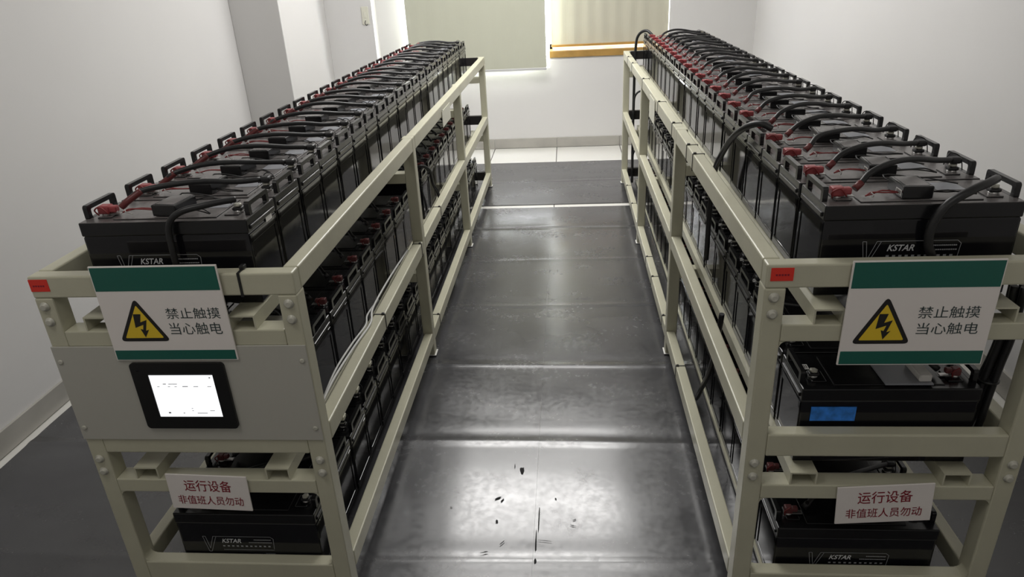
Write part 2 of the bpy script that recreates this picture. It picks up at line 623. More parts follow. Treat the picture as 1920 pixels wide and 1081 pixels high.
FOLDS = [-1.05, -0.45, 0.135, 0.705, 1.265, 1.86, 2.46, 3.02]
mat_a = mat_sheet(-2.05, -0.0652, -2.6, 3.475, FOLDS, 3, 'long black rubber mat running under the left rack, left half of the aisle')
mat_b = mat_sheet(-0.0648, 1.66, -2.6, 3.475, FOLDS, 3, 'long black rubber mat running under the right rack, right half of the aisle')
mat_c = mat_sheet(-2.05, 1.66, 3.545, 4.77, [4.15], 8, 'short black rubber mat across the far end of the aisle by the white tiles')


def scuffs(parent, marks):
    for (px, py, ln, wd, ang) in marks:
        mb = MB()
        n = 9
        pts = []
        rnd = random.Random(int(abs(px * 991 + py * 577) * 100))
        for k in range(n):
            a = 2 * math.pi * k / n
            rr = rnd.uniform(0.6, 1.15)
            q = Vector((ln / 2 * math.cos(a) * rr, wd / 2 * math.sin(a) * rr))
            pts.append((px + q.x * math.cos(ang) - q.y * math.sin(ang), py + q.x * math.sin(ang) + q.y * math.cos(ang)))
        mb._finish([(p[0], p[1], 0.0085) for p in pts], [tuple(range(n))], M['scuff'])
        mb.build('stain', parent)

scuffs(mat_a, [(-0.119, 0.548, 0.016, 0.036, 0.1), (-0.19, 0.405, 0.03, 0.008, 0.6), (-0.175, 0.395, 0.02, 0.006, 1.0), (-0.34, 0.36, 0.008, 0.004, 0),
               (-0.185, 0.30, 0.01, 0.012, 0.3), (-0.21, 0.17, 0.03, 0.005, 0.3), (-0.16, 0.21, 0.022, 0.004, 0.9), (-0.145, 0.57, 0.003, 0.025, 0)])
scuffs(mat_b, [(-0.058, 0.22, 0.006, 0.09, 0), (-0.057, 0.14, 0.010, 0.02, 0), (-0.052, 0.32, 0.004, 0.14, 0), (0.06, 0.31, 0.018, 0.004, 0.5), (0.055, 0.285, 0.02, 0.004, -0.2),
               (-0.03, 0.22, 0.05, 0.003, -0.1), (0.0, 0.405, 0.005, 0.01, 0.4)])
m_ = MB(); m_.box(-0.012, 0.012, -0.09, 0.09, 0, 0.003, M['paper'], 0.001)
o = m_.build('tape_scrap', None, (-0.602, 4.19, 0.0095)); o.rotation_euler = (0, 0, -0.12)
tag(o, 'torn strip of white tape on the mat at the far foot of the left rack', 'tape')

# ------------------------------------------------------------------ racks
W = 0.632
LEVEL = {'top': 1.0, 'mid': 0.565, 'low': 0.124}
POST = [(0.0, 0.050), (1.34, 1.39), (2.70, 2.75), (4.02, 4.07)]
RH, RW = 0.055, 0.037
BASES = {'left': {'top': 0.893, 'mid': 0.452, 'low': 0.055}, 'right': {'top': 0.893, 'mid': 0.452, 'low': 0.026}}
BASE = BASES['left']
CROSS = {'top': (0.815, 0.857), 'mid': (0.374, 0.416)}


def make_rack(sgn, xi, label):
    root = empty('battery_rack', (xi, 0, 0), label, 'rack', 'steel battery racks')
    def B(mb, u0, u1, *a, **k):
        mb.box(sgn * u0, sgn * u1, *a, **k)
    for k, (y0, y1) in enumerate(POST):
        end = k in (0, 3)
        for u0 in (0.0, W - 0.045):
            mb = MB()
            B(mb, u0, u0 + 0.045, y0, y1, 0.012, 0.945 if end else 1.0, M['paint'], bevel=0.004)
            mb.build('post', root)
            mb = MB()
            fu = u0 - 0.006 if u0 == 0 else u0
            B(mb, fu, fu + 0.051, y0 - 0.004, y1 + 0.004, 0.0095, 0.0125, M['pvc'], bevel=0.001)
            mb.build('foot', root)
    for lv, zt in LEVEL.items():
        for u0 in (0.0, W - RW):
            for k in range(3):
                ya, yb = POST[k][1], POST[k + 1][0]
                if lv == 'top':
                    ya = RW if k == 0 else ya
                    yb = POST[3][1] - RW if k == 2 else yb
                mb = MB()
                B(mb, u0, u0 + RW, ya + 0.0012, yb - 0.0012, zt - RH, zt, M['paint'], bevel=0.004)
                mb.build('side_rail', root)
        for yy in (0.0, POST[3][1] - RW):
            mb = MB()
            if lv == 'top':
                B(mb, 0.0, W, yy, yy + RW, zt - RH, zt, M['paint'], bevel=0.004)
            else:
                B(mb, 0.045, W - 0.045, yy, yy + RW, zt - RH - 0.008, zt, M['paint'], bevel=0.004)
            mb.build('end_rail', root)
        mb = MB()
        B(mb, 0.046, W - 0.046, 3.996, POST[3][1] - RW - 0.0008, zt - RH, zt + (0.002 if lv == 'top' else 0.010), M['black'], bevel=0.002)
        tag(mb.build('end_pad', root), 'black padded strip on the far end rail')
        # bearing channels, open below
        for uc in (0.143, 0.498):
            zb = BASES['left' if sgn < 0 else 'right'][lv]
            za = zb - (0.036 if lv != 'low' else 0.013)
            t = 0.004
            pts = [(uc - 0.032, za), (uc - 0.032, zb), (uc + 0.032, zb), (uc + 0.032, za), (uc + 0.032 - t, za), (uc + 0.032 - t, zb - t), (uc - 0.032 + t, zb - t), (uc - 0.032 + t, za)]
            mb = MB()
            mb.prism([(sgn * a, b) for a, b in pts], 'y', 0.002, POST[3][1] - 0.002, M['paint'])
            mb.build('bearing_channel', root)
    for lv, (z0, z1) in CROSS.items():
        for (y0, y1) in POST:
            mb = MB()
            B(mb, 0.045, W - 0.045, y0, y1, z0, z1, M['paint'], bevel=0.003)
            mb.build('cross_bar', root)
        for uc in (0.021, W - 0.021):
            for zc in (CROSS[lv][1] + 0.067, CROSS[lv][1] + 0.027):
                mb = MB()
                c = (sgn * uc, 0, zc)
                mb.lathe([(0.012, 0.0), (0.012, -0.002), (0.0085, -0.0025), (0.0085, -0.007), (0.006, -0.0085)], c, M['steel'], 12, 'y')
                mb.build('bolt', root)
    # rounded corner fillets of the end frame openings
    for z_edge, up in ((0.815, -1), (0.374, -1), (0.124, 1)):
        for uc, du in ((0.045, 1), (W - 0.045, -1)):
            pts = [(sgn * uc, z_edge)] + [(sgn * (uc + du * 0.016 * (1 - math.sin(a))), z_edge + up * 0.016 * (1 - math.cos(a))) for a in [math.radians(15 * q) for q in range(7)]]
            mb = MB()
            mb.prism(pts, 'y', 0.002, 0.036, M['paint'])
            mb.build('corner_fillet', root)
    if sgn < 0:
        for yy in (0.154, 0.290, 0.434):
            mb = MB()
            B(mb, -0.0015, 0.010, yy - 0.011, yy + 0.011, 0.501, 0.512, M['paint'], bevel=0.001)
            mb.build('rail_clip', root)
    mb = MB()
    u0, u1 = (0.009, 0.056) if sgn > 0 else (W - 0.048, W - 0.002)
    B(mb, u0, u1, -0.0012, 0.0, 0.963, 0.993, M['sticker'])
    for k in range(5):
        uu = u0 + 0.010 + k * 0.006
        B(mb, uu, uu + 0.004, -0.0016, -0.0012, 0.975, 0.979, M['signred'])
    mb.build('red_sticker', root)
    return root

XI = {'left': -0.5607, 'right': 0.472}
rack_l = make_rack(-1, XI['left'], 'beige steel three-shelf battery rack on the left, with a screen on its front')
rack_r = make_rack(1, XI['right'], 'beige steel three-shelf battery rack on the right, without a screen')

# ------------------------------------------------------------------ batteries
BL, BD, BH = 0.404, 0.166, 0.210
PITCH = 0.1745


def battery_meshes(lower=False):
    me = {}
    mb = MB()
    hl = BL / 2 - 0.002
    mb.box(-hl, hl, 0.002, BD - 0.002, 0.0, 0.176, M['case'], 0.003)
    mb.box(-hl - 0.0016, hl + 0.0016, 0.001, BD - 0.001, 0.001, 0.022, M['case'], 0.002)
    for s in (-1, 1):                                   # raised frame on the end faces
        for (a, b) in ((0.004, 0.018), (BD - 0.018, BD - 0.004)):
            mb.box(s * (hl - 0.001), s * (hl + 0.0022), a, b, 0.022, 0.170, M['case'], 0.0015)
        mb.box(s * (hl - 0.001), s * (hl + 0.0022), 0.004, BD - 0.004, 0.150, 0.172, M['case'], 0.0015)
    me['case'] = mb
    mb = MB()
    mb.box(-BL / 2, BL / 2, -0.0005, BD + 0.0005, 0.176, BH, M['lid'], 0.003)
    mb.box(-BL / 2 - 0.004, BL / 2 + 0.004, 0.012, BD - 0.012, 0.182, 0.192, M['lid'], 0.002)
    mb.box(-0.125, 0.125, 0.016, BD - 0.016, BH - 0.001, BH + 0.0025, M['lid'], 0.0015)
    for s in (-1, 1):
        mb.box(s * 0.172, s * 0.138, 0.030, 0.078, BH - 0.001, BH + 0.003, M['lid'], 0.0015)
    mb.bm.faces.ensure_lookup_table()
    bmesh.ops.recalc_face_normals(mb.bm, faces=list(mb.bm.faces))
    it = mb.mi(M['lid' if lower else 'lidtop'])  # lower rows skip the dusty top: their shelf shade is put into the colour
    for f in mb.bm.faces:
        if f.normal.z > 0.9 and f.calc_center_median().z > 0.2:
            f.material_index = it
    me['lid'] = mb
    outer = rrect(0.028, 0.142, BH - 0.004, BH + 0.032, 0.007, 4)
    inner = rrect(0.041, 0.129, BH + 0.0005, BH + 0.0215, 0.004, 4)
    for s, n in ((-1, 'ha'), (1, 'hb')):
        mb = MB()
        a, b = sorted((s * (BL / 2 - 0.001), s * (BL / 2 - 0.012)))
        mb.ring(outer, inner, 'x', a, b, M['handle'])
        me[n] = mb
    return me


def make_terminal(x, red, parent, lower=False):
    y = 0.055
    c = (x, y, BH)
    mb = MB()
    mb.lathe([(0.011, 0.0), (0.011, 0.006), (0.007, 0.0065), (0.007, 0.016)], c, M['lead'], 12)
    if not red:
        mb.lathe([(0.010, 0.016), (0.010, 0.020), (0.006, 0.022)], c, M['steel'], 6)
    if red:
        s = 1 if x < 0 else -1
        mb.box(x, x + s * 0.036, y - 0.007, y + 0.007, BH + 0.0035, BH + 0.0058, M['lead'], 0.0008)
    t = tag(mb.build('terminal', parent), 'terminal under a red boot' if red else 'grey terminal with a black lug')
    mb = MB()
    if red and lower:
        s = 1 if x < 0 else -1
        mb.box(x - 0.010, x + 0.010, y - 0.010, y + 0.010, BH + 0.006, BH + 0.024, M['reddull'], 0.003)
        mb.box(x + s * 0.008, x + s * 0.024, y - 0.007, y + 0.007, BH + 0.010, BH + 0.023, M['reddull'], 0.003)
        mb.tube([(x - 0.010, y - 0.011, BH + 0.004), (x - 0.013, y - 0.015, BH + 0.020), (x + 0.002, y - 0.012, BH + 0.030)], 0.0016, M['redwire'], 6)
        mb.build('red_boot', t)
    elif red:
        s = 1 if x < 0 else -1
        mb.box(x - 0.014, x + 0.014, y - 0.013, y + 0.013, BH + 0.006, BH + 0.026, M['red'], 0.004)
        mb.box(x + s * 0.010, x + s * 0.030, y - 0.009, y + 0.009, BH + 0.008, BH + 0.024, M['red'], 0.004)
        mb.tube([(x - 0.012, y - 0.012, BH + 0.004), (x - 0.016, y - 0.018, BH + 0.018), (x, y - 0.02, BH + 0.026), (x + 0.016, y - 0.016, BH + 0.008)], 0.0018, M['redwire'], 6)
        mb.build('red_boot', t)
    else:
        mb.box(x - 0.012, x + 0.012, y - 0.010, y + 0.010, BH + 0.006, BH + 0.014, M['cable'], 0.003)
        mb.build('black_lug', t)
    return t


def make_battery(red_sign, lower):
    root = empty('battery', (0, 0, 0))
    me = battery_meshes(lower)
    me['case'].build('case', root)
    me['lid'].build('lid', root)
    me['ha'].build('handle', root)
    me['hb'].build('handle', root)
    make_terminal(red_sign * 0.163, True, root, lower)
    make_terminal(-red_sign * 0.163, False, root)
    return root


def printed_label(parent, dx=0.0):
    mb = MB()
    y = 0.0012
    P1, P2 = M['print'], M['printb']
    lw = 0.0012
    # outlined V
    for a, b in (((-0.113, 0.127), (-0.105, 0.127)), ((-0.113, 0.127), (-0.104, 0.072)), ((-0.105, 0.127), (-0.099, 0.083)), ((-0.099, 0.083), (-0.083, 0.127)), ((-0.104, 0.072), (-0.097, 0.072)),
                 ((-0.097, 0.072), (-0.074, 0.127)), ((-0.083, 0.127), (0.083, 0.127)), ((0.083, 0.127), (0.091, 0.120)), ((0.091, 0.120), (0.088, 0.083)), ((0.088, 0.079), (-0.06, 0.079)), ((0.06, 0.066), (0.088, 0.066))):
        line(mb, a, b, lw, y, P1)
    lettering(mb, 'KSTAR', -0.060, -0.004, 0.104, 0.119, y, P2, shear=0.28, offset=0.02)
    for k in range(12):
        x0 = 0.034 + k * 0.0042
        line(mb, (x0, 0.116), (x0 + 0.0033, 0.116), 0.0030, y, P1)
    for k in range(15):
        x0 = 0.018 + k * 0.0045
        line(mb, (x0, 0.106), (x0 + 0.0035, 0.106), 0.0028, y, P1)
    for k in range(11):
        x0 = -0.060 + k * 0.0132
        line(mb, (x0, 0.0925), (x0 + 0.0065, 0.0925), 0.0048, y, P1)
    for k in range(9):
        x0 = 0.026 + k * 0.0068
        line(mb, (x0, 0.062), (x0 + 0.005, 0.062), 0.005, y, P1)
    return tag(mb.build('printed_label', parent, (dx, 0, 0)), 'white printed battery label with outlined V')


def ordinal(i):
    return ['first', 'second', 'third', 'fourth', 'fifth', 'sixth', 'seventh', 'eighth', 'ninth', 'tenth', 'eleventh', 'twelfth', 'thirteenth', 'fourteenth', 'fifteenth',
            'sixteenth', 'seventeenth', 'eighteenth', 'nineteenth', 'twentieth', 'twenty-first', 'twenty-second'][i]


CX = {'left': -0.877, 'right': 0.800}
SHELF = {'top': 'top', 'mid': 'middle', 'low': 'bottom'}
ROWS = {  # side, level: (front edges of each battery, sign of the red end)
    ('left', 'top'): ([0.070 + PITCH * k for k in range(22)], -1),
    ('right', 'top'): ([0.070 + PITCH * k for k in range(22)], -1),
    ('left', 'mid'): ([0.300 + PITCH * k for k in range(8)] + [1.955 + PITCH * k for k in range(11)], 1),
    ('right', 'mid'): ([0.045 + PITCH * k for k in range(22)], 1),
    ('left', 'low'): ([0.038 + PITCH * k for k in range(22)], -1),
    ('right', 'low'): ([0.045 + PITCH * k for k in range(22)], -1),
}
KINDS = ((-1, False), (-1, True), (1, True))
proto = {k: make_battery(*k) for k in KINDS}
used = {k: False for k in KINDS}
BATT = {}
for (side, lv), (ys, red) in ROWS.items():
    n = len(ys)
    for k, y in enumerate(ys):
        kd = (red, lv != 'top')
        if used[kd]:
            b = copy_tree(proto[kd])
        else:
            b = proto[kd]
            used[kd] = True
        b.location = (CX[side] + (-0.0 if lv != 'low' else (0.028 if side == 'left' else -0.010)) + random.uniform(-0.002, 0.002), y, BASES[side][lv] + 0.0006)
        where = f'{SHELF[lv]} shelf of the {side} rack'
        if k == 0:
            lab = f'black battery at the front end of the {where}'
        elif k == n - 1:
            lab = f'black battery at the window end of the {where}'
        elif k < n / 2 + 1:
            lab = f'black battery, {ordinal(k)} from the front on the {where}'
        else:
            lab = f'black battery, {ordinal(n - 1 - k)} from the window end on the {where}'
        tag(b, lab, 'battery', f'batteries on the {where}')
        BATT[side, lv, k] = b

# small extras on single batteries
for key in (('left', 'top', 0), ('right', 'top', 0), ('left', 'low', 0), ('right', 'low', 0), ('left', 'mid', 8)):
    printed_label(BATT[key], -0.018 if key[:2] == ('left', 'top') else (-0.022 if key[0] == 'left' else 0.0))
BATT['right', 'mid', 0]['label'] = 'black battery with a blue front sticker, nearest on the middle shelf of the right rack'
m_ = MB(); m_.box(-0.176, -0.072, -0.0006, 0.001, 0.121, 0.160, M['blue']); tag(m_.build('blue_sticker', BATT['right', 'mid', 0]), 'blue sticker')
m_ = MB(); m_.box(0, 0.0008, 0.10, 0.135, 0.168, 0.186, M['paper']); m_.build('paper_label', BATT['left', 'top', 0], (BL / 2 + 0.0003, 0, 0))
lid_label = None
for k in range(22):
    b = BATT['right', 'mid', k]
    if lid_label is None:
        m_ = MB()
        m_.box(-0.186, -0.160, 0.088, 0.112, BH, BH + 0.0008, M['paper'])
        for q in range(5):
            m_.box(-0.183 + q * 0.0045, -0.181 + q * 0.0045, 0.094, 0.108, BH + 0.0008, BH + 0.001, M['black'])
        lid_label = m_.build('paper_label', b)
    else:
        c = lid_label.copy(); COL.objects.link(c); c.parent = b
sil = None
for side in ('left', 'right'):
    for k in range(22):
        b = BATT[side, 'top', k]
        if sil is None:
            m_ = MB(); m_.box(0.062, 0.122, 0.085, 0.140, BH + 0.0025, BH + 0.0032, M['silver']); sil = m_.build('type_sticker', b)
        else:
            c = sil.copy(); COL.objects.link(c); c.parent = b

r = empty('terminal_cover', (0.850, 0.062, 0.452 + BH + 0.0045), 'grey cover with white block on the front middle-shelf battery of the right rack', 'cover')
m_ = MB(); m_.box(-0.062, 0.046, -0.008, 0.082, 0, 0.004, M['silver'], 0.001); m_.build('sheet', r)
m_ = MB(); m_.box(0.016, 0.044, 0.0, 0.078, 0.0042, 0.022, M['white'], 0.003); m_.build('block', r)

# ------------------------------------------------------------------ link cables between neighbouring batteries
def make_link(style, red, var):
    """from the red end of one battery (local origin at its front, lid height) to the black end of the next"""
    rnd = random.Random(var * 17 + red)
    root = empty('link_cable', (0, 0, 0))
    s = -red                      # direction from red towards black
    x0 = red * 0.163
    def X(t): return x0 + s * 0.326 * t
    hz = 0.058 + rnd.uniform(-0.008, 0.010)
    dy = rnd.uniform(-0.012, 0.012)
    pk = 0.34 if red < 0 else 0.3
    pts = [(X(0.12), 0.057, 0.0185), (X(0.165), 0.063, 0.031), (X(0.24), 0.078 + dy, 0.048), (X(0.42), 0.112 + dy, hz), (X(0.62), 0.150 + dy, hz * 0.92), (X(0.82), 0.196, hz * 0.66), (X(0.965), 0.222, 0.032)]
    mb = MB(); mb.tube(pts, 0.0068, M['cable'], 10, sub=4); mb.build('cable', root)
    mb = MB(); mb.tube(pts[:3] if style == 'long' else pts[:2], 0.0080, M['redsleeve' if style != 'lower' else 'cable'], 10, sub=4); tag(mb.build('sleeve', root), 'dull red heat-shrink sleeve' if style != 'lower' else None)
    mb = MB()
    p = (X(1.0), 0.055 + PITCH, 0.0)
    mb.box(p[0] - 0.013, p[0] + 0.013, p[1] - 0.013, p[1] + 0.012, 0.0226, 0.038, M['cable'], 0.005)
    mb.tube([(p[0] + 0.016, p[1] - 0.012, 0.008), (p[0] + 0.018, p[1] + 0.01, 0.034), (p[0] - 0.004, p[1] + 0.017, 0.042), (p[0] - 0.022, p[1], 0.020)], 0.0014, M['wire'], 6)
    mb.build('terminal_boot', root)
    return root

links = {}
for (side, lv), (ys, red) in ROWS.items():
    for k in range(len(ys) - 1):
        if ys[k + 1] - ys[k] > 0.3:
            continue
        v = ('lower' if lv != 'top' else ('long' if side == 'left' else 'short'), red, (k * 7 + (0 if side == 'left' else 2)) % 4)
        if v not in links:
            o = links[v] = make_link(*v)
        else:
            o = copy_tree(links[v])
        o.location = (CX[side] + (-0.0 if lv != 'low' else (0.028 if side == 'left' else -0.010)), ys[k], BASES[side][lv] + BH + 0.0006)
        n = len(ys) - 1
        pos = f'{ordinal(k)} from the front' if k <= n / 2 else f'{ordinal(n - 1 - k)} from the window end'
        tag(o, f'arched black cable, {pos}, {SHELF[lv]} battery row of {side} rack', 'cable', f'link cables on the {SHELF[lv]} row of the {side} rack')

# ------------------------------------------------------------------ monitoring modules with their thin leads on the top rows
def make_monitor(red, var):
    rnd = random.Random(var * 31 + 5)
    root = empty('battery_monitor', (0, 0, 0))
    mb = MB(); mb.box(-0.031, 0.031, -0.042, 0.042, 0, 0.027, M['handle'], 0.0025)
    mb.box(-0.024, 0.024, -0.034, 0.034, 0.0268, 0.0276, M['lidtop'], 0.0004)
    mb.build('housing', root)
    mb = MB(); mb.box(-0.0316, -0.0309, -0.034, -0.006, 0.005, 0.017, M['paper'])
    for q in range(6):
        mb.box(-0.0319, -0.0316, -0.031 + q * 0.004, -0.029 + q * 0.004, 0.007, 0.015, M['black'])
    mb.build('barcode_label', root)
    rx = red * 0.163
    def lead(x1, m, n, off):
        mb = MB()
        for q in range(n):
            e = off + q * 0.007
            j = lambda a: rnd.uniform(-a, a)
            mb.tube([(math.copysign(0.031, x1), -0.02 + q * 0.006, 0.008), (x1 * 0.42, -0.035 + e + j(0.005), 0.004 + rnd.uniform(0, 0.012)), (x1 * 0.58, -0.042 + e * 0.6 + j(0.004), 0.008 + rnd.uniform(0, 0.008)), (x1 * (0.66 if n == 2 and m is M['redwire'] else 0.72), -0.044 + e * 0.3, 0.009)], 0.0016, m, 5, sub=3)
        return mb
    tag(lead(rx, M['redwire'], 2, 0.0).build('red_lead', root), 'thin dark red wire')
    lead(-rx, M['wire'], 2, 0.01).build('black_lead', root)
    mb = MB()
    mb.tube([(-0.02, 0.04, 0.010), (-0.03, 0.075, 0.020), (0.02, 0.085, 0.014), (0.05, 0.092, 0.004)], 0.0017, M['wire'], 5, sub=3)
    mb.tube([(0.02, 0.0425, 0.010), (0.05, 0.055, 0.018), (0.085, 0.06, 0.010), (0.12, 0.045, 0.006)], 0.0016, M['wire'], 5, sub=3)
    mb.build('signal_lead', root)
    mb = MB(); mb.tube([(rx * 0.55, -0.035, 0.003), (rx * 0.57, -0.050, 0.012), (rx * 0.60, -0.046, 0.018)], 0.0012, M['whitewire'], 5, sub=3)
    mb.build('clear_tie', root)
    return root

mons = {}
for side in ('left', 'right'):
    ys, red = ROWS[side, 'top']
    for k, y in enumerate(ys):
        v = (red, (k * 5 + (1 if side == 'left' else 0)) % 4)
        if v not in mons:
            o = mons[v] = make_monitor(red, v[1])
        else:
            o = copy_tree(mons[v])
        o.location = (CX[side] + (0.008 if side == 'left' else -0.008) + random.uniform(-0.006, 0.006), y + 0.065, BASE['top'] + BH + 0.0042)
        o.rotation_euler = (0, 0, -0.06 + random.uniform(-0.06, 0.06))
        pos = f'{ordinal(k)} from the front' if k <= 11 else f'{ordinal(21 - k)} from the window end'
        tag(o, f'small black monitor box, {pos}, on top batteries of {side} rack', 'monitor', f'monitor boxes on the top batteries of the {side} rack')


# ------------------------------------------------------------------ loose cables
def cable(label, pts, r=0.008, m='cable', name='power_cable', cat='cable'):
    mb = MB(); mb.tube(pts, r, M[m], 10, sub=7)
    return tag(mb.build(name), label, cat)

cable('black cable lying across the front battery lid of the left rack and down its front', [(-0.716, 0.122, 1.136), (-0.745, 0.095, 1.138), (-0.775, 0.076, 1.136), (-0.82, 0.058, 1.128), (-0.85, 0.053, 1.10), (-0.857, 0.053, 1.04), (-0.857, 0.053, 0.92)], 0.0075)
cable('thick black cable looping over the front of the nearest battery on the right rack', [(0.963, 0.123, 1.138), (0.93, 0.090, 1.140), (0.88, 0.062, 1.131), (0.835, 0.052, 1.105), (0.815, 0.052, 1.06), (0.816, 0.053, 1.02), (0.83, 0.053, 0.98), (0.835, 0.053, 0.90)], 0.0095)
cable('thick black cable dropping between the right rack rim and its top batteries', [(0.637, 0.652, 1.142), (0.605, 0.668, 1.155), (0.572, 0.71, 1.135), (0.556, 0.80, 1.08), (0.550, 0.90, 1.00), (0.550, 0.97, 0.93), (0.550, 1.0, 0.80), (0.550, 1.0, 0.60)], 0.0095)
cable('black cable slanting down behind the middle rail of the right rack', [(0.552, 0.70, 0.53), (0.545, 0.72, 0.38), (0.540, 0.77, 0.26), (0.538, 0.85, 0.15), (0.538, 0.92, 0.06), (0.538, 0.96, 0.03)], 0.009)
cable('black cable curving over the window end of the right rack and down its far post', [(0.66, 3.90, 1.115), (0.62, 3.93, 1.145), (0.57, 3.965, 1.115), (0.552, 3.98, 1.02), (0.548, 3.985, 0.70), (0.548, 3.985, 0.30), (0.55, 3.985, 0.03)], 0.010)
cable('black cable loop at the middle shelf of the right rack by the far post', [(0.66, 3.88, 0.69), (0.60, 3.95, 0.725), (0.555, 3.955, 0.69), (0.548, 3.955, 0.60), (0.548, 3.96, 0.45)], 0.007)
cable('black cable loop at the bottom shelf of the right rack by the far post', [(0.66, 3.88, 0.26), (0.60, 3.95, 0.31), (0.555, 3.955, 0.27), (0.548, 3.955, 0.18), (0.548, 3.96, 0.03)], 0.007)
cable('dark cable slanting down beside the gap in the middle row of the left rack', [(-0.715, 2.00, 0.702), (-0.676, 2.00, 0.716), (-0.645, 2.035, 0.682), (-0.642, 2.08, 0.60), (-0.635, 2.14, 0.54), (-0.635, 2.20, 0.46), (-0.635, 2.22, 0.40)], 0.008)
cable('thin white wire lying along the middle rail of the left rack', [(-0.612, 0.08, 0.545), (-0.605, 0.22, 0.575), (-0.600, 0.42, 0.572), (-0.590, 0.58, 0.570), (-0.610, 0.70, 0.572), (-0.618, 1.0, 0.56), (-0.62, 1.3, 0.54)], 0.0035, 'whitewire', 'signal_wire', 'wire')
cable('second thin white wire bowing above the middle rail of the left rack', [(-0.618, 0.10, 0.535), (-0.612, 0.26, 0.578), (-0.604, 0.42, 0.584), (-0.600, 0.56, 0.574), (-0.615, 0.64, 0.572), (-0.622, 0.80, 0.55)], 0.003, 'whitewire', 'signal_wire', 'wire')

r = empty('cable_bundle', (1.045, 0.085, 0.0), 'black cable bundle hanging inside the outer front post of the right rack', 'cable bundle')
for k, (dx, dy) in enumerate(((0.0, 0.0), (-0.016, 0.010), (0.006, 0.017), (-0.010, 0.027))):
    mb = MB()
    mb.tube([(dx + 0.012, dy, 0.90), (dx + 0.014, dy, 0.78), (dx + 0.006, dy, 0.70), (dx - 0.004 * k, dy, 0.62), (dx - 0.006 - 0.004 * k, dy + 0.004 * k, 0.53), (dx - 0.012 - 0.003 * k, dy + 0.012, 0.462 + 0.004 * k)], 0.008, M['cable'], 10)
    mb.build('cable', r)
mb = MB(); mb.lathe([(0.024, -0.003), (0.025, 0), (0.024, 0.003)], (-0.004, 0.014, 0.655), M['tie'], 14); mb.build('tie', r)

# ------------------------------------------------------------------ cable ties round the rails
def rail_tie(label, x0, x1, zt, y, head, group, hgt=RH):
    mb = MB()
    t, w_ = 0.0016, 0.005
    zb = zt - hgt
    for a in ((x0 - t, x1 + t, zt, zt + t), (x0 - t, x1 + t, zb - t, zb), (x0 - t, x0, zb, zt), (x1, x1 + t, zb, zt)):
        mb.box(a[0], a[1], y - w_ / 2, y + w_ / 2, a[2], a[3], M['tie'])
    mb.box(head - 0.005, head + 0.005, y - 0.005, y + 0.005, zt, zt + 0.006, M['tie'], 0.0015)
    return tag(mb.build('cable_tie'), label, 'cable tie', group)

xr0 = XI['right']
tiesR = [3.69, 3.35, 2.66, 1.94, 1.46, 1.085, 0.955]
for k, y in enumerate(tiesR):
    rail_tie(f'black cable tie around the top aisle rail of the right rack, {ordinal(len(tiesR) - 1 - k)} from the front', xr0, xr0 + RW, 1.0, y, xr0 + 0.006, 'cable ties on the right top rail')
tl = [3.567, 3.143, 2.2, 1.93, 1.49, 1.047]
for k, y in enumerate(tl):
    rail_tie(f'black cable tie around the bottom aisle rail of the right rack, {ordinal(len(tl) - 1 - k)} from the front', xr0, xr0 + RW, LEVEL['low'], y, xr0 + 0.006, 'cable ties on the right bottom rail')
xl0 = XI['left']
tm = [0.655, 1.306, 1.80]
for k, y in enumerate(tm):
    rail_tie(f'black cable tie around the middle aisle rail of the left rack, {ordinal(k)} from the front', xl0 - RW, xl0, LEVEL['mid'], y, xl0 - 0.006, 'cable ties on the left middle rail')
rail_tie('black cable tie around the bottom aisle rail of the left rack', xl0 - RW, xl0, LEVEL['low'], 1.526, xl0 - 0.006, None)
# tie on the front rim of the left rack
mb = MB()
mb.box(-0.689, -0.683, -0.0018, 0.0, 0.943, 1.0, M['tie'])
mb.box(-0.689, -0.683, -0.0018, RW + 0.002, 1.0, 1.0018, M['tie'])
mb.box(-0.689, -0.683, RW, RW + 0.0018, 0.943, 1.0, M['tie'])
mb.box(-0.692, -0.680, 0.020, 0.036, 1.0, 1.010, M['tie'], 0.002)
tag(mb.build('cable_tie'), 'black cable tie around the front rim of the left rack beside the warning sign', 'cable tie')

# cream tags on the top rails
for side, xx, y0, y1, z0, z1 in (('left', XI['left'] + 0.0012, 2.05, 2.30, 0.893, 0.972), ('right', XI['right'] - 0.0036, 2.03, 2.25, 0.875, 0.985)):
    mb = MB()
    mb.box(xx, xx + 0.0024, y0, y1, z0, z1, M['tag'], 0.0006)
    mb.box(xx, xx + 0.0024, y0 + 0.01, y0 + 0.016, z1 - 0.002, z1 + 0.003, M['tie'])
    tag(mb.build('hanging_tag'), f'cream tag hanging on the top aisle rail of the {side} rack', 'tag', 'cream tags on the top rails')


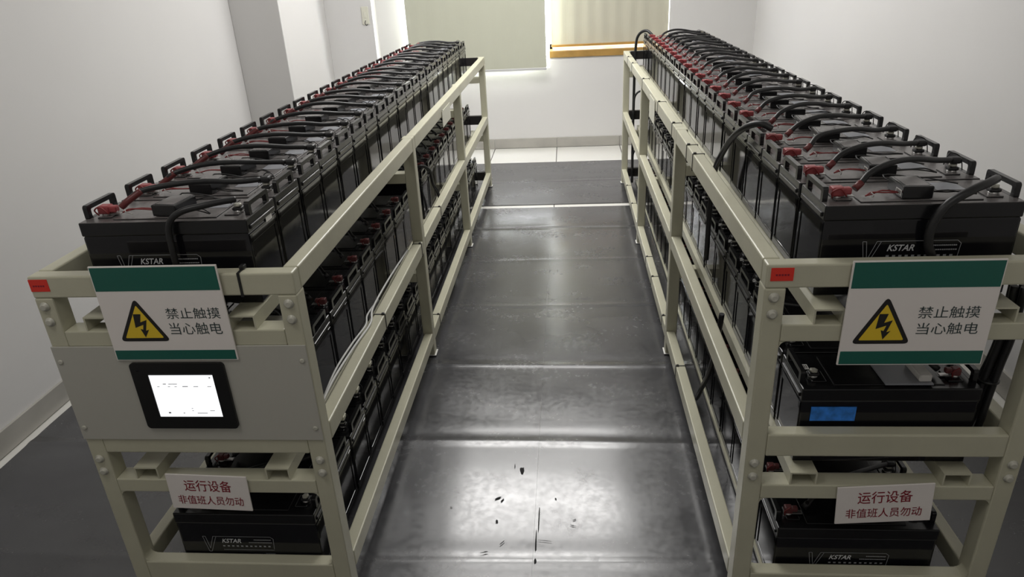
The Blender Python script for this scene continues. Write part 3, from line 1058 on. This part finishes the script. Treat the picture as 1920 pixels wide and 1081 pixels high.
# ------------------------------------------------------------------ signs
def warning_sign(label, x0, x1, z0, z1, hdr, ftr, tri, l1, l2, y=-0.009):
    r = empty('warning_sign', ((x0 + x1) / 2, y, z0), label, 'sign', 'electric shock warning signs')
    cx = (x0 + x1) / 2
    X = lambda v: v - cx
    Z = lambda v: v - z0
    mb = MB(); mb.box(X(x0), X(x1), 0, 0.005, 0, Z(z1), M['signwhite'], 0.0012); mb.build('board', r)
    e = -0.0006
    mb = MB(); mb.box(X(x0) + 0.003, X(x1) - 0.003, e, 0.0, Z(hdr), Z(z1) - 0.003, M['green']); tag(mb.build('header_band', r), 'dark green band across the top')
    mb = MB(); mb.box(X(x0) + 0.003, X(x1) - 0.003, e, 0.0, 0.003, Z(ftr), M['green']); tag(mb.build('footer_band', r), 'dark green strip along the bottom')
    # triangle with rounded corners
    (ax, az), hw, ht = tri[0], tri[1], tri[2]       # apex, half width, height
    def rounded_tri(inset, rad):
        P = [Vector((ax, az)), Vector((ax - hw, az - ht)), Vector((ax + hw, az - ht))]
        c = (P[0] + P[1] + P[2]) / 3
        P = [c + (p - c) * inset for p in P]
        out = []
        for k in range(3):
            p, a, b = P[k], P[k - 1], P[(k + 1) % 3]
            d1, d2 = (a - p).normalized(), (b - p).normalized()
            for t in [q / 6 for q in range(7)]:
                u, v_ = p + d1 * rad, p + d2 * rad
                out.append(tuple((1 - t) ** 2 * u + 2 * t * (1 - t) * p + t * t * v_))
        return [(X(p[0]), Z(p[1])) for p in out]
    mb = MB()
    mb.prism(rounded_tri(1.0, 0.014), 'y', -0.0008, 0.0, M['black'])
    mb.prism(rounded_tri(0.76, 0.004), 'y', -0.0014, -0.0008, M['yellow'])
    # lightning bolt with an arrow head
    bx, bz, s = X(ax), Z(az - ht * 0.64), ht / 0.111
    bolt = [(-0.012, 0.031), (0.006, 0.031), (0.000, 0.010), (0.0165, 0.016), (0.008, -0.012), (0.016, -0.009), (0.003, -0.029), (-0.004, -0.007), (0.002, -0.009), (0.006, 0.004), (-0.015, -0.004)]
    mb.prism([(bx + a * s, bz + b * s) for a, b in bolt], 'y', -0.0019, -0.0014, M['signred' if False else 'black'])
    tag(mb.build('hazard_triangle', r), 'yellow triangle with a black lightning bolt')
    mb = MB()
    lettering(mb, '禁止触摸', X(l1[0]), X(l1[1]), Z(l1[2]), Z(l1[3]), -0.0005, M['text'])
    lettering(mb, '当心触电', X(l2[0]), X(l2[1]), Z(l2[2]), Z(l2[3]), -0.0005, M['text'])
    mb.build('lettering', r)
    return r

warning_sign('electric shock warning sign with yellow triangle, hung on the left rack above the lit screen', -1.030, -0.728, 0.782, 1.026, 0.965, 0.810, ((-0.942, 0.947), 0.062, 0.112),
             (-0.875, -0.745, 0.893, 0.921), (-0.875, -0.749, 0.852, 0.883))
warning_sign('electric shock warning sign with yellow triangle, hung on the front of the right rack', 0.643, 0.947, 0.760, 1.009, 0.947, 0.795, ((0.726, 0.928), 0.062, 0.114),
             (0.793, 0.918, 0.875, 0.903), (0.796, 0.922, 0.836, 0.864))


def notice(label, cx, cz, wd, ht, tilt, y=-0.007):
    r = empty('notice_sign', (cx, y, cz), label, 'sign', 'small red-lettered notices')
    mb = MB(); mb.box(-wd / 2, wd / 2, 0, 0.004, -ht / 2, ht / 2, M['signwhite'], 0.0012); mb.build('board', r)
    mb = MB()
    lettering(mb, '运行设备', -0.063, 0.064, 0.004, 0.041, -0.0006, M['signred'], offset=0.006)
    lettering(mb, '非值班人员勿动', -0.088, 0.089, -0.040, -0.011, -0.0006, M['signred'], offset=0.005)
    mb.build('lettering', r)
    r.rotation_euler = (0, -tilt, 0)
    return r

notice('small white notice with dark red lettering on the left rack, below the screen panel', -0.897, 0.379, 0.218, 0.113, math.radians(-2.2))
notice('small white notice with dark red lettering on the right rack, tilted, above the bottom battery', 0.811, 0.366, 0.224, 0.114, math.radians(4.2))

# ------------------------------------------------------------------ control panel on the left rack
r = empty('control_panel', (-0.877, 0, 0.547), 'pale grey metal control panel with a lit touch screen across the left rack front', 'control panel')
hw = 0.316
mb = MB(); mb.box(-hw, hw, -0.0045, -0.0008, 0.0, 0.271, M['plate'], 0.0015); mb.build('front_plate', r)
mb = MB(); mb.box(-hw + 0.062, hw - 0.062, 0.052, 0.19, 0.032, 0.252, M['plate'], 0.002); mb.build('rear_box', r)
for sx in (-1, 1):
    for z in (0.037, 0.229):
        mb = MB(); mb.lathe([(0.0065, -0.0045), (0.0065, -0.0065), (0.004, -0.0078)], (sx * (hw - 0.014), 0, z), M['steel'], 10, 'y'); mb.build('screw', r)
xa, xb, za, zb = -0.127, 0.109, 0.040, 0.228
sa, sb, ta, tb = -0.086, 0.076, 0.0745, 0.1975
mb = MB()
mb.ring(rrect(xa, xb, za, zb, 0.010, 6), rrect(sa, sb, ta, tb, 0.0008, 6), 'y', -0.0115, -0.0046, M['bezel'])
mb.lathe([(0.003, -0.0115), (0.003, -0.0122)], (xa + 0.018, 0, zb - 0.020), M['lid'], 10, 'y')
bz = mb.build('screen_bezel', r)
mb = MB(); mb.box(sa, sb, -0.0095, -0.005, ta, tb, M['screen'])
sc_ = tag(mb.build('screen', bz), 'glowing white touch screen')
mb = MB()
ym = -0.0098
for (x0, x1, z0, z1) in ((sa, sb, tb - 0.0035, tb), ):
    mb.box(x0, x1, ym, -0.0095, z0, z1, M['screenmark'])
for (xx, zz, ln, h) in ((-0.056, 0.168, 0.008, 0.002), (-0.042, 0.168, 0.022, 0.0016), (-0.072, 0.161, 0.006, 0.0014), (-0.045, 0.161, 0.006, 0.0014), (-0.028, 0.161, 0.006, 0.0014), (-0.008, 0.161, 0.014, 0.002), (0.02, 0.161, 0.012, 0.0016), (0.055, 0.161, 0.010, 0.0014),
                        (0.064, 0.185, 0.004, 0.003), (-0.062, 0.084, 0.006, 0.004), (-0.024, 0.084, 0.004, 0.002), (0.012, 0.084, 0.026, 0.0016), (0.0, 0.098, 0.004, 0.0014), (0.0, 0.091, 0.004, 0.0014), (0.046, 0.091, 0.012, 0.0014)):
    mb.box(xx, xx + ln, ym, -0.0095, zz, zz + h, M['screenmark'])
mb.build('screen_text', bz)
